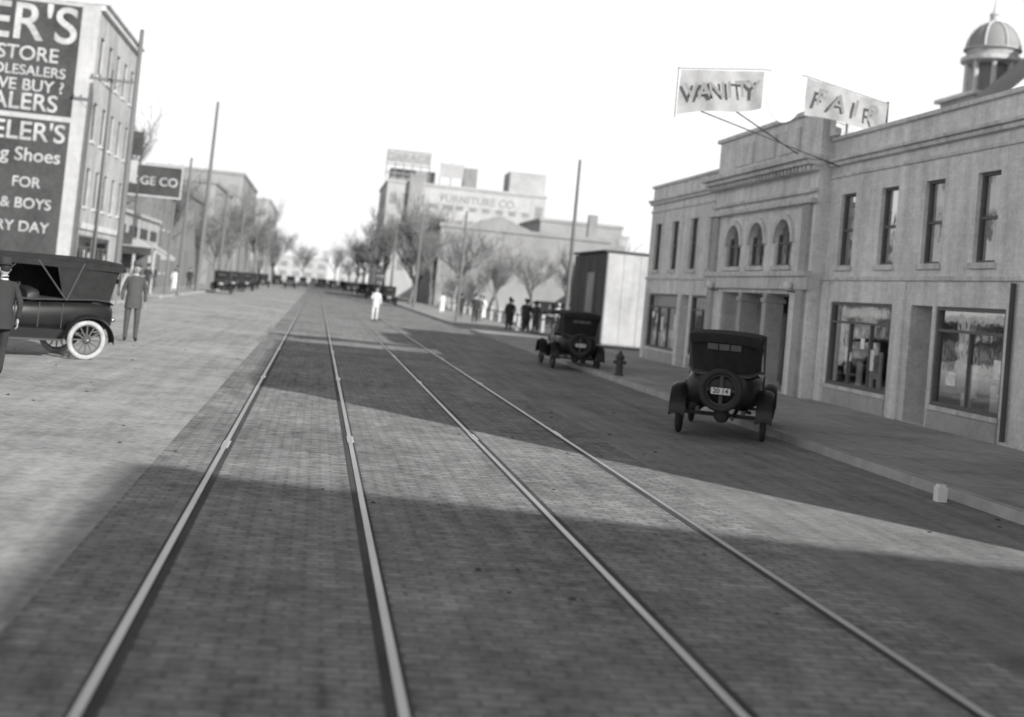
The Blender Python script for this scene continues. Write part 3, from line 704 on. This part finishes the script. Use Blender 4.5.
    R = Matrix.Translation((-.3, .14, 1.26)) @ Matrix.Rotation(math.radians(-45), 4, 'X') @ Matrix.Rotation(math.pi/2, 4, 'Y')
    for i in range(n0, len(sw.v)): sw.v[i] = tuple(R @ V(sw.v[i]))
    return o.done()
def unit(a): v = V((math.sin(math.radians(a)), math.cos(math.radians(a)), 0)); return v
C1 = car('touring_car', (7.28, 21.2), unit(22), sc=.97)
C2 = car('touring_car', (7.74, 37.4), unit(2), sc=.93, roofz=1.84)
C3 = car('touring_car', (-5.72, 25.1), (-.84, -.54), M_tireW, 1.0, 1.93, True, False)
for x, y, hd, f in ((-7.6, 105, 0, 1), (-7.6, 121, 2, 1), (-7.2, 131, -6, 1), (-7.6, 150, 0, 1), (-7.3, 175, 0, 1), (-4, 190, 182, 1), (-2.6, 230, 180, 1), (6.8, 120, 0, 1), (6.9, 138, 2, 1), (6.8, 155, 0, 1), (6.5, 180, 3, 1), (5, 205, 0, 1), (0.5, 260, 180, 1), (3, 240, 0, 1), (-6.6, 215, 0, 1), (6.8, 230, 0, 1), (17, 86, 80, 1), (20, 96, 85, 1), (26, 80, 90, 1), (-5.5, 260, 180, 1), (-7.3, 240, 0, 1), (1.5, 300, 0, 1), (5.5, 280, 0, 1), (3.6, 330, 0, 1), (-1, 310, 180, 1)):
    d = unit(hd); C2.copy((x, y, 0), math.atan2(-d.x, d.y), 'touring_car')

# ------------------------------------------------------------------ people
def person(name, loc, head, H=1.75, top=M_suitD, leg=M_suitD, hat='fedora', dress=None, stride=0.0, armf=0.0):
    s = H/1.78; o = Obj(name, loc, math.atan2(-head[0], head[1]), s)
    vs = [(0, 0, .95), (0, -.01, 1.14), (0, 0, 1.33), (0, 0, 1.47), (0, .01, 1.55), (0, .02, 1.6)]; rd = [.14, .125, .15, .085, .055, .05]
    ed = [(0, 1), (1, 2), (2, 3), (3, 4), (4, 5)]
    for sx in (-1, 1):
        st = stride*sx; n = len(vs)
        vs += [(sx*.1, st*.1, .88), (sx*.11, st*.35+.03, .5), (sx*.11, st*.62-.02, .1), (sx*.125, st*.62+.14, .04)]; rd += [.1, .075, .055, .042]
        ed += [(0, n), (n, n+1), (n+1, n+2), (n+2, n+3)]
        m = len(vs); a = armf if sx > 0 else 0
        vs += [(sx*.17, 0, 1.43), (sx*.25, -.05-st*.2+a*.1, 1.16), (sx*.25, .05-st*.35+a*.32, .92+a*.35)]; rd += [.07, .054, .036]
        ed += [(2, m), (m, m+1), (m+1, m+2)]
    me = bpy.data.meshes.new('body'); me.from_pydata(vs, ed, []); ob = bpy.data.objects.new('body', me); scene.collection.objects.link(ob)
    sk = ob.modifiers.new('Skin', 'SKIN'); sk.use_smooth_shade = True
    lay = me.skin_vertices[0].data if me.skin_vertices else None
    if lay:
        for i, r in enumerate(rd): lay[i].radius = (r, r*.9)
        lay[0].use_root = True
    sb = ob.modifiers.new('Sub', 'SUBSURF'); sb.levels = 2; sb.render_levels = 2
    dg = bpy.context.evaluated_depsgraph_get(); m2 = bpy.data.meshes.new_from_object(ob.evaluated_get(dg))
    ob.modifiers.clear(); ob.data = m2; m2.materials.clear()
    for mm in (leg, top, M_skin, M_hair): m2.materials.append(mm)
    for pl in m2.polygons:
        z = pl.center.z; x = abs(pl.center.x); pl.use_smooth = True
        pl.material_index = 3 if z < .1 else (2 if z > 1.5 else (1 if (z > .93 or x > .19) else 0))
    o.child(ob)
    hd = o.p('head', M_skin, True); hd.ell((0, .03, 1.67), (.074, .094, .115)); hd.ell((0, .125, 1.66), (.013, .022, .024), 8, 6)
    for sx in (-1, 1): hd.ell((sx*.078, .02, 1.665), (.012, .02, .03), 8, 6)
    ey = o.p('eyes', M_hair, True); [ey.ell((sx*.03, .113, 1.685), (.012, .008, .008), 8, 6) for sx in (-1, 1)]; ey.ell((0, .118, 1.625), (.026, .006, .006), 8, 6)
    hr = o.p('hair', M_hair, True); hr.ell((0, .005, 1.7), (.08, .095, .1))
    if hat == 'fedora':
        h = o.p('hat', top, True); h.rev([(.14, 1.735), (.145, 1.742), (.09, 1.75), (.088, 1.82), (.07, 1.85), (.02, 1.84)], 18, Matrix.Translation((0, .02, 0)))
    elif hat == 'cap':
        h = o.p('hat', M_suitD, True); h.rev([(.085, 1.73), (.09, 1.76), (.12, 1.8), (.1, 1.82), (.02, 1.825)], 18); h.ell((0, .12, 1.735), (.07, .06, .01))
    def er(z, rx, ry, yo=0): return [V((rx*math.cos(t), ry*math.sin(t)+yo, z)) for t in [2*math.pi*i/18 for i in range(18)]]
    ct = o.p('coat', dress or top, True)
    zb = .3 if dress else .76
    ct.loft([er(1.5, .075, .07), er(1.46, .15, .1), er(1.4, .185, .125), er(1.25, .185, .135), er(1.1, .165, .13), er(.95, .185, .145), er(zb, .25 if dress else .195, .2 if dress else .16)], True)
    hn = o.p('hands', M_skin, True)
    for sx in (-1, 1):
        st = stride*sx; a = armf if sx > 0 else 0
        w = V((sx*.25, .05-st*.35+a*.32, .92+a*.35)); d = V((0, .1+a*.8, -1)).normalized()
        hn.ell(w+d*.05, (.022, .04, .05), 10, 8)
        for k, (yy, ln) in enumerate(((-.028, .06), (-.01, .075), (.01, .08), (.028, .07))):
            p = w+d*.09+V((0, yy, 0)); hn.tube([p, p+d*ln*.5, p+d*ln+V((-sx*.015, 0, 0))], [.0095, .009, .006], 6)
        p = w+d*.04+V((0, .035, 0)); hn.tube([p, p+V((-sx*.01, .03, -.03)), p+V((-sx*.012, .035, -.06))], [.011, .01, .007], 6)
    cl = o.p('collar', M_cloW, True); cl.rev([(.058, 1.5), (.058, 1.525)], 14)
    return o.done()
person('pedestrian', (-4.42, 32.0, 0), (.2, -.97), 1.93, M_suitG, M_suitG)
person('pedestrian', (-4.76, 20.3, 0), (-.5, .86), 1.8, M_suitD, M_suitD, stride=.25)
person('traffic_officer', (3.15, 66.5, 0), (0, -1), 1.8, M_cloW, M_cloW, 'cap', armf=.8, stride=.1)
o = Obj('traffic_semaphore', (3.3, 67.3, 0)); q = o.p('post', M_iron, True); q.rev([(.3, 0), (.28, .06), (.06, .14), (.035, .3), (.035, 2.6), (.05, 2.7)], 12)
q = o.p('vanes', M_signD, bev=.01); q.box(-.25, .25, -.02, .02, 2.15, 2.65); o.p('lamp', M_iron, True).rev([(.09, 2.7), (.1, 2.9), (.03, 3.0)], 12); o.text('STOP', (0, -.03, 2.4), .16, M_letter, ext=.002); o.done()
random.seed(5)
for x, y, hx, hy, H, c1, hat, dr in ((11.2, 66, 0, 1, 1.75, M_suitD, 'fedora', None), (11.9, 67.2, .2, 1, 1.7, M_suitG, 'fedora', None), (12.1, 72, 0, -1, 1.75, M_suitD, 'fedora', None), (9.6, 96, 0, 1, 1.65, M_cloW, None, M_cloW), (10.5, 91, 0, 1, 1.7, M_suitD, 'fedora', None), (11.2, 84, 0, 1, 1.7, M_cloW, None, M_cloW),
        (10.4, 67, 0, 1, 1.75, M_suitD, 'fedora', None), (10.9, 70, 0, 1, 1.68, M_suitG, None, M_suitG), (12.6, 62.5, 0, 1, 1.75, M_suitD, 'fedora', None), (9.9, 78, 0, -1, 1.75, M_suitD, 'fedora', None), (10.6, 81, 0, -1, 1.7, M_suitG, 'cap', None),
        (-10, 66, .2, -1, 1.75, M_suitD, 'fedora', None), (-9.8, 71, 0, 1, 1.75, M_suitG, 'cap', None), (-10.4, 79, .4, 1, 1.65, M_suitD, None, M_suitG), (-9.7, 90, 0, -1, 1.75, M_suitD, 'fedora', None), (-10.1, 103, 0, -1, 1.7, M_suitD, 'fedora', None), (-10.6, 84, 0, -1, 1.7, M_suitD, 'fedora', None), (-9.6, 74, 0, 1, 1.75, M_suitD, 'fedora', None), (-9.4, 86, 0, 1, 1.6, M_cloW, None, M_cloW),
        (18.5, 78, 1, 0, 1.7, M_suitD, 'fedora', None), (20.5, 82, -1, .3, 1.7, M_cloW, None, M_cloW), (16, 74, 0, 1, 1.7, M_suitG, 'fedora', None), (22.5, 88, 0, -1, 1.65, M_cloW, None, M_cloW), (19.4, 80, 1, 0, 1.7, M_cloW, None, M_cloW), (17.2, 76, 1, 0, 1.7, M_suitD, 'fedora', None), (16.4, 84, 1, 0, 1.7, M_cloW, 'fedora', None), (14.6, 72, 0, 1, 1.7, M_cloW, None, M_cloW), (13.9, 70, 0, 1, 1.7, M_suitD, 'fedora', None), (15.2, 78, 0, 1, 1.7, M_cloW, None, M_cloW),
        (11.5, 88, 0, 1, 1.7, M_suitD, 'fedora', None), (12.9, 82, 0, 1, 1.7, M_suitG, 'fedora', None), (13.6, 76, 0, -1, 1.65, M_suitD, None, M_suitD)):
    person('pedestrian', (x, y, .13 if abs(x) < 12.5 else .05), (hx, hy), H, c1, c1, hat, dr, stride=random.uniform(.05, .3))

# ------------------------------------------------------------------ street furniture
o = Obj('fire_hydrant', (8.3, 33.2, .13)); q = o.p('barrel', M_iron, True)
q.rev([(.14, 0), (.14, .04), (.1, .05), (.1, .45), (.13, .47), (.13, .5), (.1, .55), (.05, .62), (.03, .68)], 16)
for d in ((.17, 0), (-.17, 0), (0, -.18)): q.tube([(0, 0, .36), (d[0], d[1], .36)], .05, 10)
o.done()
b = B(); b.box(7.68, 7.8, 14.3, 14.42, .0, .18); b.box(7.695, 7.785, 14.315, 14.405, .18, .21); single('kerb_marker', b, M_white)
o = Obj('boundary_posts'); q = o.p('posts', M_whiteO)
for i in range(26): 
    hh = random.uniform(1.0, 1.9); x = 15+i*1.0+random.uniform(-.3, .3); q.box(x, x+.35, 97+i*.15, 97.12+i*.15, .05, hh); q.box(x+.05, x+.3, 97.02+i*.15, 97.1+i*.15, hh, hh+.08)
for i in range(14):
    y = 68+i*4.4; q.box(13.2, 13.38, y, y+.18, .05, 1.1)
o.p('rail', M_pole).box(13.26, 13.31, 68, 126, .8, .88); o.done()

# ------------------------------------------------------------------ light
el = math.atan2(11.1, 24.8); sdir = V((-13.8, 20.6, -11.1)).normalized()
ld = bpy.data.lights.new('sun', 'SUN'); ld.energy = 5.0; ld.angle = math.radians(.5); ld.color = (1, .99, .975)
lo = bpy.data.objects.new('sun', ld); scene.collection.objects.link(lo); lo.rotation_euler = sdir.to_track_quat('-Z', 'Y').to_euler(); lo.location = (30, -40, 40)
wd = bpy.data.worlds.new('World'); scene.world = wd; wd.use_nodes = True; nt = wd.node_tree; nt.nodes.clear()
out = nt.nodes.new('ShaderNodeOutputWorld'); bg = nt.nodes.new('ShaderNodeBackground'); nt.links.new(bg.outputs[0], out.inputs[0])
sk = nt.nodes.new('ShaderNodeTexSky'); sk.sky_type = 'NISHITA'; sk.sun_disc = False; sk.sun_elevation = el; sk.sun_rotation = math.radians(146); sk.dust_density = 4
bw = nt.nodes.new('ShaderNodeRGBToBW'); nt.links.new(sk.outputs[0], bw.inputs[0])
tc = nt.nodes.new('ShaderNodeTexCoord'); sp = nt.nodes.new('ShaderNodeSeparateXYZ'); nt.links.new(tc.outputs['Generated'], sp.inputs[0])
mr = nt.nodes.new('ShaderNodeMapRange'); mr.interpolation_type = 'SMOOTHSTEP'
mr.inputs[1].default_value = .3; mr.inputs[2].default_value = .6; mr.inputs[3].default_value = 10.2; mr.inputs[4].default_value = 1.2
nt.links.new(sp.outputs[2], mr.inputs[0])
v = mth(nt, 'ADD', mth(nt, 'MULTIPLY', bw.outputs[0], .3), mr.outputs[0]); cc = nt.nodes.new('ShaderNodeCombineColor')
for i in range(3): nt.links.new(v, cc.inputs[i])
nt.links.new(cc.outputs[0], bg.inputs[0]); bg.inputs[1].default_value = .1
scene.view_settings.view_transform = 'Standard'; scene.view_settings.look = 'None'; scene.view_settings.exposure = 0

# ------------------------------------------------------------------ camera
cam = bpy.data.cameras.new('camera'); co = bpy.data.objects.new('camera', cam); scene.collection.objects.link(co); scene.camera = co
cam.sensor_width = 36; cam.lens = 36*1250/1024; cam.clip_end = 6000; cam.clip_start = .1
psi, p, th = math.radians(8.63), math.radians(2.5), math.radians(5.4)
F = V((math.sin(psi)*math.cos(p), math.cos(psi)*math.cos(p), math.sin(p))); R0 = V((math.cos(psi), -math.sin(psi), 0)); U0 = R0.cross(F)
Rc = R0*math.cos(th)+U0*math.sin(th); Uc = U0*math.cos(th)-R0*math.sin(th)
Mx = Matrix((Rc, Uc, -F)).transposed().to_4x4(); Mx.translation = V((0, 0, 2.0)); co.matrix_world = Mx
cam.shift_y = -117/1024
cam.dof.use_dof = True; cam.dof.focus_distance = 15; cam.dof.aperture_fstop = .9
